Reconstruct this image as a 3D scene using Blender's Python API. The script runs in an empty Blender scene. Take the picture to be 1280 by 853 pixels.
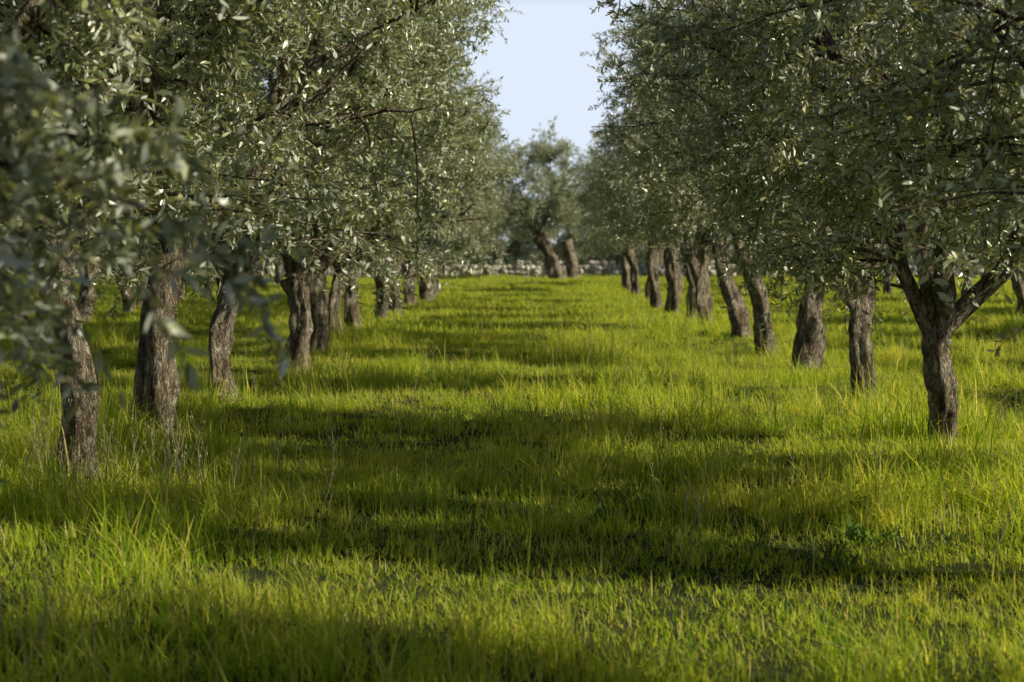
import bpy, math, random
import numpy as np
from mathutils import Vector, noise
rng = np.random.default_rng(7)
random.seed(7)
scene = bpy.context.scene
COL = scene.collection
SUN_EL = 35.0
SUN_AZ = 109.0

def gh(x, y):
    x = np.asarray(x, float); y = np.asarray(y, float)
    return 0.035*np.sin(x*0.9+y*0.35+1.0)+0.03*np.sin(y*0.8-x*0.4)+0.02*np.sin(x*2.1+0.5)*np.sin(y*1.7)

# ------------------------------------------------------------------ helpers
def mesh_np(name, V, loops, starts, totals, mats=(), smooth=False, fattr=None):
    me = bpy.data.meshes.new(name)
    V = np.ascontiguousarray(V, dtype=np.float32)
    me.vertices.add(len(V)); me.vertices.foreach_set('co', V.ravel())
    me.loops.add(len(loops)); me.loops.foreach_set('vertex_index', np.asarray(loops, dtype=np.int32))
    me.polygons.add(len(starts))
    me.polygons.foreach_set('loop_start', np.asarray(starts, dtype=np.int32))
    try: me.polygons.foreach_set('loop_total', np.asarray(totals, dtype=np.int32))
    except Exception: pass
    me.update(calc_edges=True)
    if fattr:
        for k, a in fattr.items():
            at = me.attributes.new(k, 'FLOAT', 'FACE')
            at.data.foreach_set('value', np.asarray(a, dtype=np.float32))
    me.polygons.foreach_set('use_smooth', np.full(len(starts), smooth, dtype=bool))
    for m in mats: me.materials.append(m)
    me.validate()
    return me

def quads_mesh(name, V, F, **kw):
    F = np.asarray(F, dtype=np.int32); n, k = F.shape
    return mesh_np(name, V, F.ravel(), np.arange(n)*k, np.full(n, k), **kw)

def obj(name, data, parent=None, loc=(0,0,0)):
    o = bpy.data.objects.new(name, data); COL.objects.link(o)
    o.location = loc
    if parent: o.parent = parent
    return o

class Tubes:
    def __init__(s): s.V=[]; s.F=[]; s.n=0
    def add(s, P, R, sides=6, rough=0.0, seed=0, lobes=0.0):
        P = np.asarray(P, float); R = np.asarray(R, float); n = len(P)
        T = np.gradient(P, axis=0); T /= np.linalg.norm(T, axis=1)[:, None]+1e-9
        ref = np.array([0.31, 0.95, 0.05]) if abs(T[0][1]) < 0.8 else np.array([1.0, 0.1, 0.0])
        A = np.cross(T, ref); A /= np.linalg.norm(A, axis=1)[:, None]+1e-9
        B = np.cross(T, A)
        th = np.linspace(0, 2*np.pi, sides, endpoint=False)
        rad = np.repeat(R[:, None], sides, 1)
        if rough > 0 or lobes > 0:
            for i in range(n):
                for j in range(sides):
                    q = Vector((math.cos(th[j])*1.3+seed, math.sin(th[j])*1.3, P[i][2]*2.2+seed*3))
                    q2 = Vector((math.cos(th[j])*4+seed, math.sin(th[j])*4, P[i][2]*7))
                    rad[i, j] *= 1+rough*noise.noise(q)*1.3+rough*0.6*noise.noise(q2)+lobes*math.sin(3*th[j]+P[i][2]*2.5+seed)+lobes*.7*math.sin(5*th[j]-P[i][2]*3.1+seed)
        V = P[:, None, :]+rad[:, :, None]*(np.cos(th)[None, :, None]*A[:, None, :]+np.sin(th)[None, :, None]*B[:, None, :])
        s.V.append(V.reshape(-1, 3))
        i = np.arange(n-1)[:, None]*sides; j = np.arange(sides)[None, :]; j2 = (j+1) % sides
        F = np.stack([i+j, i+j2, i+sides+j2, i+sides+j], -1).reshape(-1, 4)+s.n
        s.F.append(F); s.n += n*sides
    def mesh(s, name, mats, smooth=True):
        return quads_mesh(name, np.concatenate(s.V), np.concatenate(s.F), mats=mats, smooth=smooth)

# ------------------------------------------------------------------ materials
def new_mat(name):
    m = bpy.data.materials.new(name); m.use_nodes = True
    nt = m.node_tree
    for n in list(nt.nodes): nt.nodes.remove(n)
    return m, nt, nt.nodes, nt.links

def ramp(N, stops):
    r = N.new('ShaderNodeValToRGB'); cr = r.color_ramp
    while len(cr.elements) > 1: cr.elements.remove(cr.elements[-1])
    cr.elements[0].position = stops[0][0]; cr.elements[0].color = (*stops[0][1], 1)
    for p, c in stops[1:]:
        e = cr.elements.new(p); e.color = (*c, 1)
    return r

def mat_leaf():
    m, nt, N, L = new_mat('olive_leaf')
    at = N.new('ShaderNodeAttribute'); at.attribute_name = 'v'
    top = ramp(N, [(0, (0.08, 0.115, 0.07)), (0.6, (0.24, 0.28, 0.16)), (0.93, (0.41, 0.43, 0.22)), (1, (0.54, 0.48, 0.17))])
    L.new(at.outputs['Fac'], top.inputs[0])
    bot = ramp(N, [(0, (0.48, 0.54, 0.49)), (1, (0.76, 0.79, 0.74))])
    L.new(at.outputs['Fac'], bot.inputs[0])
    geo = N.new('ShaderNodeNewGeometry')
    mx = N.new('ShaderNodeMix'); mx.data_type = 'RGBA'
    L.new(geo.outputs['Backfacing'], mx.inputs[0]); L.new(top.outputs[0], mx.inputs[6]); L.new(bot.outputs[0], mx.inputs[7])
    p = N.new('ShaderNodeBsdfPrincipled'); L.new(mx.outputs[2], p.inputs['Base Color'])
    p.inputs['Roughness'].default_value = 0.32; p.inputs['Specular IOR Level'].default_value = 1.0
    t = N.new('ShaderNodeBsdfTranslucent'); t.inputs[0].default_value = (0.64, 0.67, 0.12, 1)
    ms = N.new('ShaderNodeMixShader'); ms.inputs[0].default_value = 0.18
    L.new(p.outputs[0], ms.inputs[1]); L.new(t.outputs[0], ms.inputs[2])
    o = N.new('ShaderNodeOutputMaterial'); L.new(ms.outputs[0], o.inputs[0])
    return m

def mat_bark():
    m, nt, N, L = new_mat('olive_bark')
    tc = N.new('ShaderNodeTexCoord')
    mp = N.new('ShaderNodeMapping'); mp.inputs['Scale'].default_value = (1, 1, 0.3)
    L.new(tc.outputs['Object'], mp.inputs[0])
    n1 = N.new('ShaderNodeTexNoise'); n1.inputs['Scale'].default_value = 22; n1.inputs['Detail'].default_value = 10; n1.inputs['Roughness'].default_value = 0.72; n1.inputs['Distortion'].default_value = 0.6
    L.new(mp.outputs[0], n1.inputs[0])
    vo = N.new('ShaderNodeTexVoronoi'); vo.feature = 'DISTANCE_TO_EDGE'; vo.inputs['Scale'].default_value = 38
    n0 = N.new('ShaderNodeTexNoise'); n0.inputs['Scale'].default_value = 14; n0.inputs['Detail'].default_value = 5
    L.new(mp.outputs[0], n0.inputs[0])
    ad = N.new('ShaderNodeMixRGB'); ad.blend_type = 'ADD'; ad.inputs[0].default_value = 0.15
    L.new(mp.outputs[0], ad.inputs[1]); L.new(n0.outputs['Color'], ad.inputs[2]); L.new(ad.outputs[0], vo.inputs[0])
    cr = ramp(N, [(0.35, (0.06, 0.048, 0.038)), (0.47, (0.32, 0.27, 0.215)), (0.59, (0.70, 0.63, 0.54))])
    L.new(n1.outputs[0], cr.inputs[0])
    big = N.new('ShaderNodeTexNoise'); big.inputs['Scale'].default_value = 3.5; L.new(tc.outputs['Object'], big.inputs[0])
    br = ramp(N, [(0.38, (0.5, 0.43, 0.37)), (0.6, (1.0, 1.0, 1.0))]); L.new(big.outputs[0], br.inputs[0])
    vr = ramp(N, [(0.0, (0.2, 0.17, 0.15)), (0.2, (1, 1, 1))]); L.new(vo.outputs[0], vr.inputs[0])
    mu = N.new('ShaderNodeMixRGB'); mu.blend_type = 'MULTIPLY'; mu.inputs[0].default_value = 0.6
    L.new(cr.outputs[0], mu.inputs[1]); L.new(vr.outputs[0], mu.inputs[2])
    m2 = N.new('ShaderNodeMixRGB'); m2.blend_type = 'MULTIPLY'; m2.inputs[0].default_value = 0.85
    L.new(mu.outputs[0], m2.inputs[1]); L.new(br.outputs[0], m2.inputs[2])
    p = N.new('ShaderNodeBsdfPrincipled'); p.inputs['Roughness'].default_value = 0.95; p.inputs['Specular IOR Level'].default_value = 0.15
    L.new(m2.outputs[0], p.inputs['Base Color'])
    hm = N.new('ShaderNodeMath'); hm.operation = 'MULTIPLY_ADD'; hm.inputs[1].default_value = 0.4
    L.new(vr.outputs[0], hm.inputs[0]); L.new(n1.outputs[0], hm.inputs[2])
    b = N.new('ShaderNodeBump'); b.inputs['Strength'].default_value = 1.0; b.inputs['Distance'].default_value = 0.05
    L.new(hm.outputs[0], b.inputs['Height']); L.new(b.outputs[0], p.inputs['Normal'])
    o = N.new('ShaderNodeOutputMaterial'); L.new(p.outputs[0], o.inputs[0])
    return m

def mat_grass():
    m, nt, N, L = new_mat('grass_blade')
    at = N.new('ShaderNodeAttribute'); at.attribute_name = 'v'
    c = ramp(N, [(0, (0.17, 0.33, 0.03)), (0.5, (0.41, 0.53, 0.05)), (0.84, (0.60, 0.64, 0.10)), (0.92, (0.70, 0.64, 0.27)), (1, (0.78, 0.70, 0.40))])
    L.new(at.outputs['Fac'], c.inputs[0])
    geo = N.new('ShaderNodeNewGeometry')
    nz = N.new('ShaderNodeTexNoise'); nz.inputs['Scale'].default_value = 0.55; nz.inputs['Detail'].default_value = 2
    L.new(geo.outputs['Position'], nz.inputs[0])
    nr = ramp(N, [(0.42, (0, 0, 0)), (0.68, (1, 1, 1))]); L.new(nz.outputs[0], nr.inputs[0])
    dry = N.new('ShaderNodeMixRGB'); dry.inputs[2].default_value = (0.68, 0.64, 0.17, 1)
    mm = N.new('ShaderNodeMath'); mm.operation = 'MULTIPLY'; mm.inputs[1].default_value = 0.45
    L.new(nr.outputs[0], mm.inputs[0]); L.new(mm.outputs[0], dry.inputs[0]); L.new(c.outputs[0], dry.inputs[1])
    p = N.new('ShaderNodeBsdfDiffuse'); L.new(dry.outputs[0], p.inputs[0])
    g = N.new('ShaderNodeMixRGB'); g.blend_type = 'MULTIPLY'; g.inputs[0].default_value = 1; g.inputs[2].default_value = (1.65, 1.5, 0.75, 1)
    L.new(dry.outputs[0], g.inputs[1])
    t = N.new('ShaderNodeBsdfTranslucent'); L.new(g.outputs[0], t.inputs[0])
    ms = N.new('ShaderNodeMixShader'); ms.inputs[0].default_value = 0.55
    L.new(p.outputs[0], ms.inputs[1]); L.new(t.outputs[0], ms.inputs[2])
    o = N.new('ShaderNodeOutputMaterial'); L.new(ms.outputs[0], o.inputs[0])
    return m

def mat_simple(name, stops, scale=5.0, rough=0.9, attr=None, bump=0.0):
    m, nt, N, L = new_mat(name)
    p = N.new('ShaderNodeBsdfPrincipled'); p.inputs['Roughness'].default_value = rough; p.inputs['Specular IOR Level'].default_value = 0.2
    r = ramp(N, stops)
    geo = N.new('ShaderNodeNewGeometry')
    nz = N.new('ShaderNodeTexNoise'); nz.inputs['Scale'].default_value = scale; nz.inputs['Detail'].default_value = 6
    L.new(geo.outputs['Position'], nz.inputs[0])
    if attr:
        at = N.new('ShaderNodeAttribute'); at.attribute_name = attr
        mm = N.new('ShaderNodeMix'); mm.data_type = 'FLOAT'; mm.inputs[0].default_value = 0.35
        L.new(at.outputs['Fac'], mm.inputs[2]); L.new(nz.outputs[0], mm.inputs[3]); L.new(mm.outputs[0], r.inputs[0])
    else: L.new(nz.outputs[0], r.inputs[0])
    L.new(r.outputs[0], p.inputs['Base Color'])
    if bump:
        b = N.new('ShaderNodeBump'); b.inputs['Strength'].default_value = bump; b.inputs['Distance'].default_value = 0.05
        L.new(nz.outputs[0], b.inputs['Height']); L.new(b.outputs[0], p.inputs['Normal'])
    o = N.new('ShaderNodeOutputMaterial'); L.new(p.outputs[0], o.inputs[0])
    return m

LEAF = mat_leaf(); BARK = mat_bark(); GRASS = mat_grass()
SOIL = mat_simple('soil', [(0.3, (0.02, 0.03, 0.01)), (0.55, (0.035, 0.045, 0.013)), (0.75, (0.08, 0.07, 0.03))], 6, bump=0.8)
STONE = mat_simple('limestone', [(0.15, (0.24, 0.22, 0.19)), (0.5, (0.50, 0.47, 0.42)), (0.9, (0.74, 0.70, 0.64))], 6, attr='v', bump=0.5)
WEED = mat_simple('weed_leaf', [(0.2, (0.07, 0.15, 0.02)), (0.8, (0.15, 0.26, 0.035))], 3, attr='v', rough=0.6)
DRY = mat_simple('dry_stalk', [(0.2, (0.20, 0.165, 0.10)), (0.8, (0.48, 0.41, 0.27))], 8)

# ------------------------------------------------------------------ ground
gx = np.concatenate([np.linspace(-400, -42, 12), np.linspace(-40, 40, 161), np.linspace(42, 400, 12)])
gy = np.concatenate([np.linspace(-200, -12, 8), np.linspace(-10, 110, 241), np.linspace(115, 900, 12)])
X, Y = np.meshgrid(gx, gy)
V = np.stack([X, Y, gh(X, Y)], -1).reshape(-1, 3)
nx, ny = len(gx), len(gy)
i = np.arange(ny-1)[:, None]*nx; j = np.arange(nx-1)[None, :]
F = np.stack([i+j, i+j+1, i+nx+j+1, i+nx+j], -1).reshape(-1, 4)
obj('ground', quads_mesh('ground', V, F, mats=[SOIL], smooth=True))

# ------------------------------------------------------------------ leaves along twigs
def norm(a): return a/(np.linalg.norm(a, axis=-1, keepdims=True)+1e-9)

def leaves_on(P0, D, LEN, droop, per, Ls, Wr=(0.25, 0.35)):
    n = len(P0)
    t = np.tile(np.linspace(0.08, 1.0, per)[None, :], (n, 1))+rng.uniform(-.02, .02, (n, per))
    pos = P0[:, None, :]+D[:, None, :]*(LEN[:, None]*t)[..., None]
    pos[..., 2] -= droop[:, None]*t**2*LEN[:, None]
    dirs = norm(D[:, None, :]+np.array([0, 0, -1.0])*(2*droop[:, None]*t)[..., None])
    pos = pos.reshape(-1, 3); dirs = dirs.reshape(-1, 3); m = len(pos)
    side = norm(np.cross(dirs, rng.normal(size=(m, 3))))
    d = norm(dirs*rng.uniform(0.3, 1.0, (m, 1))+side*rng.uniform(0.6, 1.2, (m, 1)))
    nn = norm(rng.normal(size=(m, 3))*0.8+np.array([0, 0, 0.8])+dirs*0.2)
    s = norm(np.cross(d, nn)); nn = np.cross(s, d)
    Lf = rng.uniform(*Ls, m)[:, None]; W = Lf*rng.uniform(*Wr, (m, 1))*0.5
    a1 = pos+d*Lf*0.30; a2 = pos+d*Lf*0.68-nn*Lf*0.02
    tip = pos+d*Lf-nn*Lf*0.08
    V = np.stack([pos, a1+s*W, a2+s*W*.85, tip, a2-s*W*.85, a1-s*W], 1).reshape(-1, 3)
    return V, np.arange(m*6).reshape(-1, 6), rng.random(m)

def make_crown(seed, rx=2.25, ry=1.55, rz=2.6, cz=2.3, ncl=225, ntw=13, per=18, Ls=(0.052, 0.086), carve=True):
    r = np.random.default_rng(seed)
    T = Tubes(); nodes = []
    nl = r.integers(4, 6); az0 = r.uniform(0, 6.28)
    for k in range(nl):
        az = az0+k*2*np.pi/nl+r.uniform(-.35, .35)
        spread = r.uniform(0.45, 0.75) if k else 0.15
        end = np.array([math.cos(az)*rx*spread, math.sin(az)*ry*spread, cz+r.uniform(0.3, 1.9)])
        n = 14; t = np.linspace(0, 1, n)
        P = np.outer(t, end)
        bow = np.array([math.cos(az), math.sin(az), 0])*r.uniform(0.15, 0.4)
        P += np.sin(t*np.pi)[:, None]*bow
        w = np.cumsum(r.normal(size=(n, 3))*0.05, 0); w -= w[0]; P += w
        R = 0.075*(1-t)**0.8+0.014
        P[0] -= norm(P[1])*0.04
        T.add(P, R*r.uniform(.75, 1.05), 9, 0.22, seed*3+k)
        nodes += [(P[q], R[q]) for q in range(2, n)]
        for b in range(5):
            q = int(r.integers(4, n-1)); a2 = az+r.uniform(-1.7, 1.7)
            e2 = P[q]+np.array([math.cos(a2)*r.uniform(.5, 1.2), math.sin(a2)*r.uniform(.4, .9), r.uniform(-.1, 1.0)])
            t2 = np.linspace(0, 1, 7); P2 = P[q]+np.outer(t2, e2-P[q])+np.cumsum(r.normal(size=(7, 3))*0.035, 0)*t2[:, None]
            T.add(P2, R[q]*0.6*(1-t2)+0.007, 6, 0.15, seed+b)
            nodes += [(P2[z], 0.015) for z in range(2, 7)]
    NP = np.array([a for a, _ in nodes])
    cs = []
    while len(cs) < ncl:
        d = norm(r.normal(size=3)); u = r.uniform(0.12, 1)**0.42
        f = 1+0.46*noise.noise(Vector(d*2.0)+Vector((seed*5.1, 0, 0)))
        p = d*u*f*np.array([rx, ry, rz])
        if p[2] < 0: p[:2] *= 1.1
        p[2] += cz
        if p[2] < -0.12+r.uniform(0, .5): continue
        hr = math.hypot(p[0], p[1])
        if p[2] < 0.75 and hr < 0.9: continue
        if carve and p[0] > 0 and abs(p[1]+.3*p[0]) < .5 and p[2] < .74*p[0]+.3: continue
        if noise.noise(Vector(p*1.1)+Vector((seed*9.3, 3, 1))) < -0.04: continue
        cs.append(p)
    C = np.array(cs)
    P0 = []; D = []; LN = []; DR = []
    for c in C:
        dd = np.linalg.norm(NP-c, axis=1)+np.maximum(0, NP[:, 2]-c[2])*0.7
        a = NP[np.argmin(dd)]
        t = np.linspace(0, 1, 6); mid = (a+c)/2+np.array([0, 0, 0.12])
        P = (1-t)[:, None]**2*a+2*((1-t)*t)[:, None]*mid+(t**2)[:, None]*c+r.normal(size=(6, 3))*0.02
        T.add(P, 0.011*(1-t)+0.004, 4)
        out = norm(c-np.array([0, 0, cz*0.7])+1e-3)
        for q in range(ntw):
            tt = r.uniform(0.5, 1.0)
            base = a+(c-a)*tt if tt < .9 else c
            base = base+r.normal(size=3)*0.06
            dr = norm(out*0.6+r.normal(size=3)*0.8+np.array([0, 0, 0.2]))
            ln = r.uniform(0.2, 0.46); dp = r.uniform(0.0, 0.5)
            P0.append(base); D.append(dr); LN.append(ln); DR.append(dp)
            t3 = np.array([0, .5, 1.0]); PP = base+np.outer(t3*ln, dr); PP[:, 2] -= dp*t3**2*ln
            T.add(PP, np.array([.004, .003, .0015]), 3)
    V, F, v = leaves_on(np.array(P0), np.array(D), np.array(LN), np.array(DR), per, Ls)
    fol = quads_mesh('foliage', V, F, mats=[LEAF], fattr={'v': v})
    br = T.mesh('branches', [BARK])
    return br, fol

CROWNS = [make_crown(s) for s in (11, 23, 35, 47, 59, 71)]
BIG = [make_crown(91, 3.4, 3.0, 2.9, 2.7, ncl=400, ntw=11, per=18, Ls=(.07, .12), carve=False), make_crown(97, 3.4, 3.2, 3.3, 2.4, ncl=400, ntw=11, per=18, Ls=(.07, .12), carve=False)]

def trunk_mesh(tr, h, r, dx, dy, seed, bend=0.0):
    n = 26; t = np.linspace(0, 1, n)
    r = r*0.9
    P = np.stack([dx*t**1.4+bend*np.sin(t*np.pi), dy*t, -0.15+t*(h+0.15)], -1)
    P[:, 0] += 0.08*np.sin(t*5+seed)*t; P[:, 1] += 0.06*np.cos(t*4+seed)*t
    R = r*(0.96-0.22*t+0.40*np.exp(-t*10)+0.14*np.exp(-((t-0.97)/0.09)**2))
    kn = random.Random(int(seed*10))
    for _ in range(2):
        R = R*(1+.11*np.exp(-((t-kn.uniform(.25, .8))/.05)**2))
    tr.add(P, R, 28, 0.42, seed, 0.11)
    top = P[-1]; tr.add([top, top+[0, 0, .05], top+[0, 0, .11], top+[0, 0, .13]], [R[-1]*.98, R[-1]*.85, R[-1]*.45, 0.003], 12, .15, seed)
    return P[-1]

tcount = [0]
def tree(x, y, r=0.14, h=1.2, dx=0.0, dy=0.0, var=None, sc=1.0, bend=0.0, second=None, big=None, ys=1.0, stem=None, rz=None):
    k = tcount[0]; tcount[0] += 1
    rr = random.Random(k*17+3)
    z = float(gh(x, y))
    e = bpy.data.objects.new('olive_tree', None); COL.objects.link(e); e.location = (x, y, z); e.empty_display_size = 0.5
    T = Tubes(); top = trunk_mesh(T, h, r, dx, dy, k*1.7+1, bend=bend)
    if second:
        sx, sy, sr, sdx, sh = second
        n = 16; t = np.linspace(0, 1, n)
        P = np.stack([sx+(sdx-sx)*t**2, sy*(1-t), -0.15+t*(sh+.15)], -1)
        T.add(P, sr*(1-.25*t+.4*np.exp(-t*8)), 14, .25, k, .06)
    if stem:   # fork leaving the trunk part-way up
        f, ex, ez, sr = stem
        n = 14; t = np.linspace(0, 1, n)
        P = np.stack([dx*f**1.4+ex*t**.8, .05*t, h*f+(ez-h*f)*t], -1)
        T.add(P, sr*(1.1-.35*t), 14, .3, k, .08)
    o = obj('trunk', T.mesh('trunk', [BARK]), e)
    br, fo = BIG[big] if big is not None else CROWNS[(k*5+k//6) % 6 if var is None else var]
    s = sc*rr.uniform(0.95, 1.05)
    ro = (rr.uniform(-.04, .04), rr.uniform(-.04, .04), rr.uniform(-.13, .13) if rz is None else rz)
    for nm, md in (('branches', br), ('foliage', fo)):
        c = obj(nm, md, e, tuple(top+np.array([0, 0, -0.02])))
        c.rotation_euler = ro
        c.scale = (s, s*ys, s)
    return e

# left row
tree(-3.0, 0.6, .13, 1.3)
tree(-2.8, 4.2, .12, 1.0, sc=.9, var=3, rz=2.4)
tree(-2.95, 7.3, .13, 1.2)
tree(-2.86, 10.8, .118, 1.4, -.05)
tree(-3.03, 14.0, .14, 1.5, .13, second=(-.2, .35, .085, .02, 1.4))
tree(-2.95, 16.9, .15, 1.15, -.06, bend=-.05, sc=1.05)
tree(-2.80, 21.1, .18, 1.25, .04, sc=1.06)
tree(-2.91, 24.1, .16, 1.15, .05, sc=1.06)
tree(-3.10, 28.0, .145, 1.15, .1, sc=1.08)
tree(-3.00, 31.0, .16, 1.15, -.25, sc=1.05)
tree(-2.88, 35.0, .15, 1.1, .05)
tree(-2.80, 38.4, .15, 1.1)
tree(-2.66, 41.6, .17, 1.1)
tree(-2.45, 44.8, .2, 1.3, sc=.95)
tree(-2.5, 48.5, .15, 1.1, sc=.95)
tree(-2.6, 53, .16, 1.2, sc=.9)
tree(-2.9, 58, .16, 1.2, sc=.85)
tree(-3.4, 64, .16, 1.2, sc=.85)
# right row
YS = .62
tree(4.0, 1.4, .16, 1.6, sc=1.35, ys=.95)  # unseen, oversized tree added to keep the near left foliage in shade
tree(3.5, 4.1, .13, 1.2, ys=.72)
tree(3.7, 7.6, .13, 1.3, ys=.72)
tree(3.8, 10.2, .13, 1.1, ys=.95)
tree(3.35, 13.1, .125, .9, .02, ys=.8, stem=(.85, -.42, 1.65, .06))
tree(3.58, 17.0, .135, 1.3, -.1, ys=YS, stem=(.75, -.55, 1.9, .06))
tree(3.80, 21.7, .18, 1.7, .08, ys=YS, sc=.94)
tree(3.65, 24.3, .145, 1.7, -.34, ys=.66, sc=.9, stem=(.7, .35, 2.1, .07))
tree(3.7, 27.4, .15, 1.65, -.4, ys=.66, sc=.88)
tree(3.5, 30.6, .155, 1.5, -.15, ys=.7, sc=.82, stem=(.55, -.45, 2.1, .09))
tree(3.6, 34.2, .14, 1.5, .1, sc=.8, ys=.75, stem=(.5, -.3, 2.0, .08))
tree(3.6, 38.3, .17, 1.6, sc=.74, ys=.85)
tree(3.5, 41.5, .16, 1.5, -.15, sc=.74, ys=.9)
tree(3.6, 45.5, .14, 1.4, .2, sc=.72, ys=.95)
tree(3.6, 50.0, .15, 1.4, -.2, sc=.72, ys=1)
tree(3.6, 54.5, .15, 1.3, sc=.72, ys=1)
tree(3.9, 59.5, .16, 1.3, sc=.75)
tree(4.5, 65, .16, 1.2, sc=.8)
# neighbouring rows
rr = random.Random(5)
for x0, st, y0, y1 in ((-9.2, 3.7, 9, 75), (-15.5, 6.5, 22, 75), (17.5, 6.5, 24, 80)):
    yy = y0
    while yy < y1:
        tree(x0+rr.uniform(-.3, .3), yy+rr.uniform(-.4, .4), rr.uniform(.13, .18), rr.uniform(1.0, 1.3), rr.uniform(-.2, .2)); yy += st
for q in range(13):
    yy = 15.0+q*4.4
    tree(11.3+rr.uniform(-.3, .3), yy+rr.uniform(-.4, .4), rr.uniform(.13, .18), rr.uniform(1.0, 1.2), rr.uniform(-.2, .2), sc=.85, ys=.9)
for (x, y) in ((-4, -9), (3, -10)):  # unseen trees added behind the camera to block low sky light
    tree(x, y, .2, .8, big=0)
# end of the lane
tree(2.0, 77, .40, 2.1, -1.0, big=0, sc=.9, second=(.6, .2, .3, .3, 1.9))
for (x, y, s, b) in ((-5, 89, .8, 1), (-.8, 93, .75, 0), (4.5, 91, .85, 1), (9.5, 89, .85, 0), (-10.5, 88, .8, 0), (14, 92, .8, 1), (-16, 90, .8, 1), (19, 90, .8, 0), (-22, 92, .85, 0), (25, 92, .8, 1), (2, 99, .85, 1), (-3, 101, .8, 0), (30, 88, .9, 1), (-28, 88, .9, 1)):
    tree(x, y, .22, .5, sc=s, big=b)
for (x, y, s) in ((11.5, 80, 1), (-7.0, 72, 1), (-5.2, 79, .9), (7.2, 84.5, .9)):
    tree(x, y, .2, 1.2, sc=s)

# ------------------------------------------------------------------ dry stone wall
import bmesh
bm = bmesh.new(); bmesh.ops.create_icosphere(bm, subdivisions=2, radius=1)
IV = np.array([v.co[:] for v in bm.verts]); IF = np.array([[v.index for v in f.verts] for f in bm.faces]); bm.free()
def rocks(places):
    Vs = []; Fs = []; vv = []; n = 0
    for (x, y, z, sx, sy, sz) in places:
        off = Vector((rng.uniform(0, 99), 0, 0)); 
        B = np.sign(IV)*np.abs(IV)**0.6
        f = np.array([1+0.35*noise.noise(Vector(p)*1.4+off) for p in IV])
        P = B*f[:, None]*np.array([sx, sy, sz])
        a = rng.uniform(-.5, .5); c, s = math.cos(a), math.sin(a)
        P = np.stack([P[:, 0]*c-P[:, 1]*s*.3, P[:, 1]*c+P[:, 0]*s*.3, P[:, 2]+P[:, 0]*rng.uniform(-.2, .2)], -1)+[x, y, z]
        Vs.append(P); Fs.append(IF+n); n += len(P); vv += [rng.random()]*len(IF)
    return np.concatenate(Vs), np.concatenate(Fs), np.array(vv)
pl = []
for layer in range(4):
    x = -24.0
    while x < 24:
        w = rng.uniform(.13, .34)
        if layer < 3 or rng.random() < .45:
            pl.append((x+w/2, 82.5+rng.uniform(-.12, .12)+0.02*x, .08+layer*.21+rng.uniform(-.05, .05), w*.6, .25, rng.uniform(.1, .16)))
        x += w
V, F, v = rocks(pl)
obj('dry_stone_wall', quads_mesh('dry_stone_wall', V, F, mats=[STONE], fattr={'v': v}))

# ------------------------------------------------------------------ grass
def grass_patch(name, nb, rad, hmin, hmax, wid, seed, arch=0.75):
    r = np.random.default_rng(seed)
    a = r.uniform(0, 2*np.pi, nb); q = rad*np.sqrt(r.random(nb))
    base = np.stack([np.cos(a)*q, np.sin(a)*q, np.full(nb, -.03)], -1)
    h = r.uniform(hmin, hmax, nb)*(0.85+0.3*np.sin(base[:, 0]*14+seed)*np.sin(base[:, 1]*12))
    tall = r.random(nb) < .08; h[tall] *= 1.5
    az = r.uniform(0, 2*np.pi, nb); lean = r.uniform(0.05, arch, nb)**1.2
    dirh = np.stack([np.cos(az), np.sin(az), np.zeros(nb)], -1)
    fa = az+np.pi/2+r.uniform(-.6, .6, nb)
    side = np.stack([np.cos(fa), np.sin(fa), np.zeros(nb)], -1)
    w = wid*r.uniform(.6, 1.3, nb)
    ts = [0, .35, .7, 1.0]; V = []
    for t in ts:
        p = base+dirh*(h*lean*t**2)[:, None]; p[:, 2] += h*t*(1-0.45*lean*t)
        ww = w*(1-t**2)*0.5
        if t < 1: V += [p-side*ww[:, None], p+side*ww[:, None]]
        else: V += [p]
    V = np.stack(V, 1).reshape(-1, 3); b = np.arange(nb)*7
    loops = np.stack([b, b+1, b+3, b+2, b+2, b+3, b+5, b+4, b+4, b+5, b+6], -1).ravel()
    st = (np.arange(nb)*11)[:, None]+np.array([0, 4, 8]); tt = np.tile([4, 4, 3], nb)
    me = mesh_np(name, V, loops, st.ravel(), tt, mats=[GRASS], fattr={'v': np.repeat(r.random(nb), 3)})
    return bpy.data.objects.new(name, me)

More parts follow.
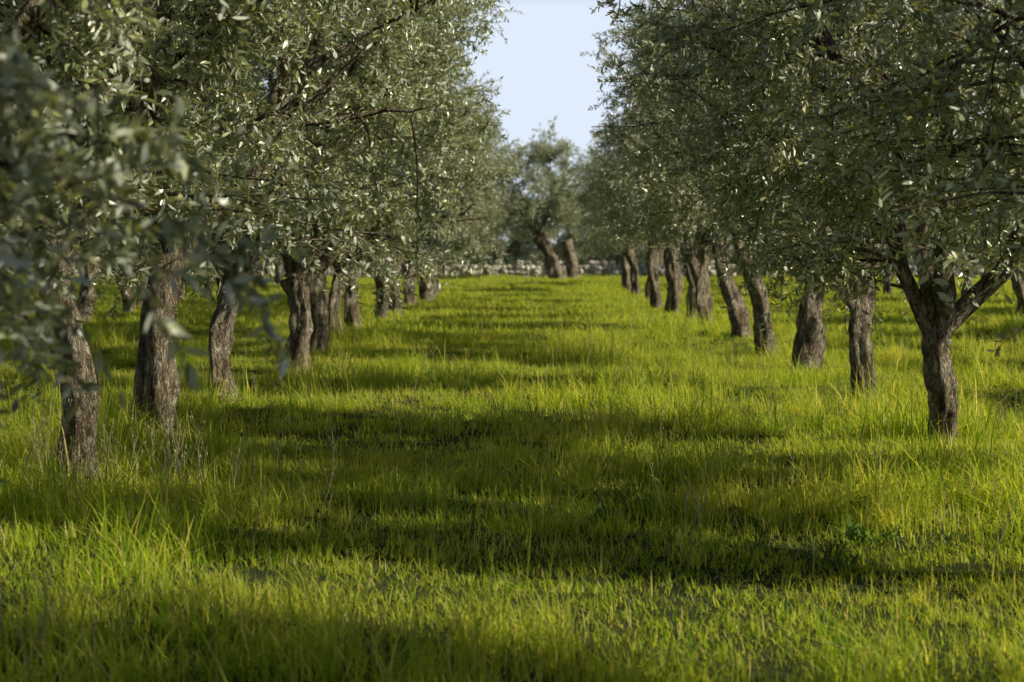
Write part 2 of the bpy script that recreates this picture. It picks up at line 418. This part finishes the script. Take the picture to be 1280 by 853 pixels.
def instancer(name, pts, rotz, scl, idx, objs, tilt=0.08):
    c = bpy.data.collections.new(name+'_pieces')
    for o in objs: c.objects.link(o)
    me = bpy.data.meshes.new(name); me.vertices.add(len(pts)); me.vertices.foreach_set('co', np.asarray(pts, np.float32).ravel())
    def at(n, ty, v):
        a = me.attributes.new(n, ty, 'POINT'); a.data.foreach_set('vector' if ty == 'FLOAT_VECTOR' else 'value', np.asarray(v).ravel())
    m = len(pts)
    at('rot', 'FLOAT_VECTOR', np.stack([rng.normal(0, tilt, m), rng.normal(0, tilt, m), rotz], -1).astype(np.float32))
    at('scl', 'FLOAT_VECTOR', np.asarray(scl, np.float32)); at('idx', 'INT', np.asarray(idx, np.int32))
    o = obj(name, me)
    g = bpy.data.node_groups.new(name, 'GeometryNodeTree')
    g.interface.new_socket('Geometry', in_out='INPUT', socket_type='NodeSocketGeometry')
    g.interface.new_socket('Geometry', in_out='OUTPUT', socket_type='NodeSocketGeometry')
    N = g.nodes; L = g.links
    gi = N.new('NodeGroupInput'); go = N.new('NodeGroupOutput')
    ci = N.new('GeometryNodeCollectionInfo'); ci.inputs['Collection'].default_value = c
    ci.inputs['Separate Children'].default_value = True; ci.inputs['Reset Children'].default_value = True
    ip = N.new('GeometryNodeInstanceOnPoints'); ip.inputs['Pick Instance'].default_value = True
    m2p = N.new('GeometryNodeMeshToPoints')
    L.new(gi.outputs[0], m2p.inputs[0]); L.new(m2p.outputs[0], ip.inputs['Points']); L.new(ci.outputs[0], ip.inputs['Instance'])
    def na(n, ty):
        a = N.new('GeometryNodeInputNamedAttribute'); a.data_type = ty; a.inputs['Name'].default_value = n
        return [s for s in a.outputs if s.enabled][0]
    L.new(na('rot', 'FLOAT_VECTOR'), ip.inputs['Rotation']); L.new(na('scl', 'FLOAT_VECTOR'), ip.inputs['Scale']); L.new(na('idx', 'INT'), ip.inputs['Instance Index'])
    L.new(ip.outputs[0], go.inputs[0])
    md = o.modifiers.new('scatter', 'NODES'); md.node_group = g
    return o

patches = [grass_patch('grass_a%d' % k, 190, .36, .07, .18, .0075, k+1, .9) for k in range(4)]
patches += [grass_patch('grass_b%d' % k, 150, .26, .17, .42, .0085, k+9, 1.2) for k in range(2)]
far = [grass_patch('grass_c%d' % k, 230, .62, .10, .22, .016, k+20) for k in range(3)]
pts = []; sc = []; ix = []
def scatter(y0, y1, dens, kind):
    st = 1/math.sqrt(dens)
    yy = y0
    while yy < y1:
        W = 0.38*yy+3
        n = int(2*W/st)
        xs = -W+(np.arange(n)+rng.uniform(0, 1, n))*st
        ys = yy+rng.uniform(0, 1, n)*st
        zs = gh(xs, ys)
        for a, b, c in zip(xs, ys, zs):
            q = noise.noise(Vector((a*.45, b*.45, 3)))+.6*noise.noise(Vector((a*1.4, b*1.4, 8)))
            s = 0.85+0.65*q+rng.uniform(-.15, .15); s = max(.55, s)
            dl = min(abs(a+2.9), abs(a-3.5)); s *= 1+.25*math.exp(-(dl/.7)**2)
            pts.append((a, b, c)); sc.append((max(.9, s), max(.9, s), s))
            ix.append((int(rng.integers(0, 4)) if rng.random() < .78-q*.7 else int(rng.integers(4, 6))) if kind == 0 else 6+int(rng.integers(0, 3)))
        yy += st
scatter(2.5, 13, 10.5, 0); scatter(13, 30, 6.0, 0); scatter(30, 60, 2.2, 1); scatter(60, 100, 1.4, 1)
instancer('grass', pts, rng.uniform(0, 6.28, len(pts)), sc, ix, patches+far)
print('grass instances', len(pts))

# ------------------------------------------------------------------ small weeds
def weed_piece(name, seed, n=34, size=.10):
    r = np.random.default_rng(seed); V = []; F = []; v = []; c = 0
    for k in range(n):
        az = r.uniform(0, 6.28); el = r.uniform(.5, 1.4); L = size*r.uniform(.6, 1.3); w = L*.08
        o = np.array([r.normal(0, .04), r.normal(0, .04), r.uniform(0, .09)])
        d = np.array([math.cos(az), math.sin(az), 0]); s = np.array([-math.sin(az), math.cos(az), 0])
        for t, ww in zip([0, .3, .6, .85, 1], [.2, .8, 1, .6, .02]):
            p = o+d*(L*t*math.cos(el))+np.array([0, 0, L*t*math.sin(el)-L*.35*t*t])+d*L*.2*t*t
            V += [p-s*w*ww, p+s*w*ww]
        for q in range(4): F.append([c+2*q, c+2*q+1, c+2*q+3, c+2*q+2]); v.append(r.random())
        c += 10
    return bpy.data.objects.new(name, quads_mesh(name, np.array(V), F, mats=[WEED], fattr={'v': v}))
wp = [weed_piece('weed_%d' % k, k+3) for k in range(3)]
P = []; S = []
for _ in range(220):
    y = rng.uniform(8, 36); x = rng.uniform(-.4*y-2, .4*y+2)
    if noise.noise(Vector((x*.5, y*.5, 20))) < .05: continue
    P.append((x, y, float(gh(x, y)))); s = rng.uniform(.7, 1.2); S.append((s, s, s))
instancer('weeds', P, rng.uniform(0, 6.28, len(P)), S, rng.integers(0, 3, len(P)), wp)

# ------------------------------------------------------------------ dry stalks
T = Tubes()
def stalk(x, y, h):
    z = float(gh(x, y)); n = 7; t = np.linspace(0, 1, n); lx, ly = rng.normal(0, .08, 2)
    Pp = np.stack([x+lx*t*h*2+rng.normal(0, .006, n), y+ly*t*h*2, z+t*h], -1)
    T.add(Pp, .0026*(1-t)+.001, 4)
    for b in range(int(rng.integers(2, 6))):
        q = int(rng.integers(2, n-1)); a = rng.uniform(0, 6.28); l = h*rng.uniform(.12, .3)
        e = Pp[q]+np.array([math.cos(a)*l*.5, math.sin(a)*l*.5, l]); T.add([Pp[q], (Pp[q]+e)/2+[0, 0, -.01], e], [.0018, .0014, .001], 3)
        T.add([e-[0, 0, .004], e+[0, 0, .004], e+[0, 0, .012], e+[0, 0, .02]], [.0015, .0038, .0038, .001], 5)
for _ in range(38): stalk(-2.3+rng.normal(0, .4), 10.4+rng.normal(0, .6), rng.uniform(.3, .62))
for _ in range(16): stalk(-2.9+rng.normal(0, .25), 10.2+rng.normal(0, .2), rng.uniform(.35, .65))
for _ in range(8): stalk(-1.75+rng.normal(0, .18), 6.0+rng.normal(0, .3), rng.uniform(.3, .6))
for _ in range(200):
    y = rng.uniform(8.5, 32); stalk(rng.uniform(-.33*y, .33*y), y, rng.uniform(.22, .38))
obj('dry_stalks', T.mesh('dry_stalks', [DRY]))

# ------------------------------------------------------------------ light, sky, camera
w = bpy.data.worlds.new('World'); scene.world = w; w.use_nodes = True
nt = w.node_tree; N = nt.nodes; L = nt.links
bg = N['Background']; sky = N.new('ShaderNodeTexSky'); sky.sky_type = 'NISHITA'; sky.sun_disc = False
sky.sun_elevation = math.radians(SUN_EL); sky.sun_rotation = math.radians(SUN_AZ)
sky.air_density = 1.0; sky.dust_density = 0.6; sky.ozone_density = 1.2
tc = N.new('ShaderNodeTexCoord'); sx = N.new('ShaderNodeSeparateXYZ'); L.new(tc.outputs['Generated'], sx.inputs[0])
mr = N.new('ShaderNodeMapRange'); mr.inputs['From Min'].default_value = 0.14; mr.inputs['From Max'].default_value = 0.19
mr.inputs['To Min'].default_value = 0.95; mr.inputs['To Max'].default_value = 0.0; L.new(sx.outputs['Z'], mr.inputs[0])
hz = N.new('ShaderNodeMixRGB'); hz.inputs[2].default_value = (15.6, 17.6, 20.4, 1)
L.new(mr.outputs[0], hz.inputs[0]); L.new(sky.outputs[0], hz.inputs[1])
L.new(hz.outputs[0], bg.inputs[0]); bg.inputs[1].default_value = 0.05
sl = bpy.data.lights.new('sun', 'SUN'); sl.energy = 5.0; sl.angle = math.radians(.5); sl.color = (1, .92, .66)
so = obj('sun', sl, loc=(30, -8, 20))
e, a = math.radians(SUN_EL), math.radians(SUN_AZ)
tosun = Vector((math.sin(a)*math.cos(e), math.cos(a)*math.cos(e), math.sin(e)))
so.rotation_euler = (-tosun).to_track_quat('-Z', 'Y').to_euler()

cam = bpy.data.cameras.new('camera'); co = obj('camera', cam, loc=(0, 0, 1.6))
cam.lens = 58.5; cam.sensor_width = 36; cam.clip_end = 2000; cam.clip_start = .05
co.rotation_euler = (math.radians(90-3.29), 0, math.radians(.16))
cam.dof.use_dof = True; cam.dof.focus_distance = 12; cam.dof.aperture_fstop = 2.8
scene.camera = co
scene.view_settings.view_transform = 'Standard'; scene.view_settings.look = 'None'; scene.view_settings.exposure = 0
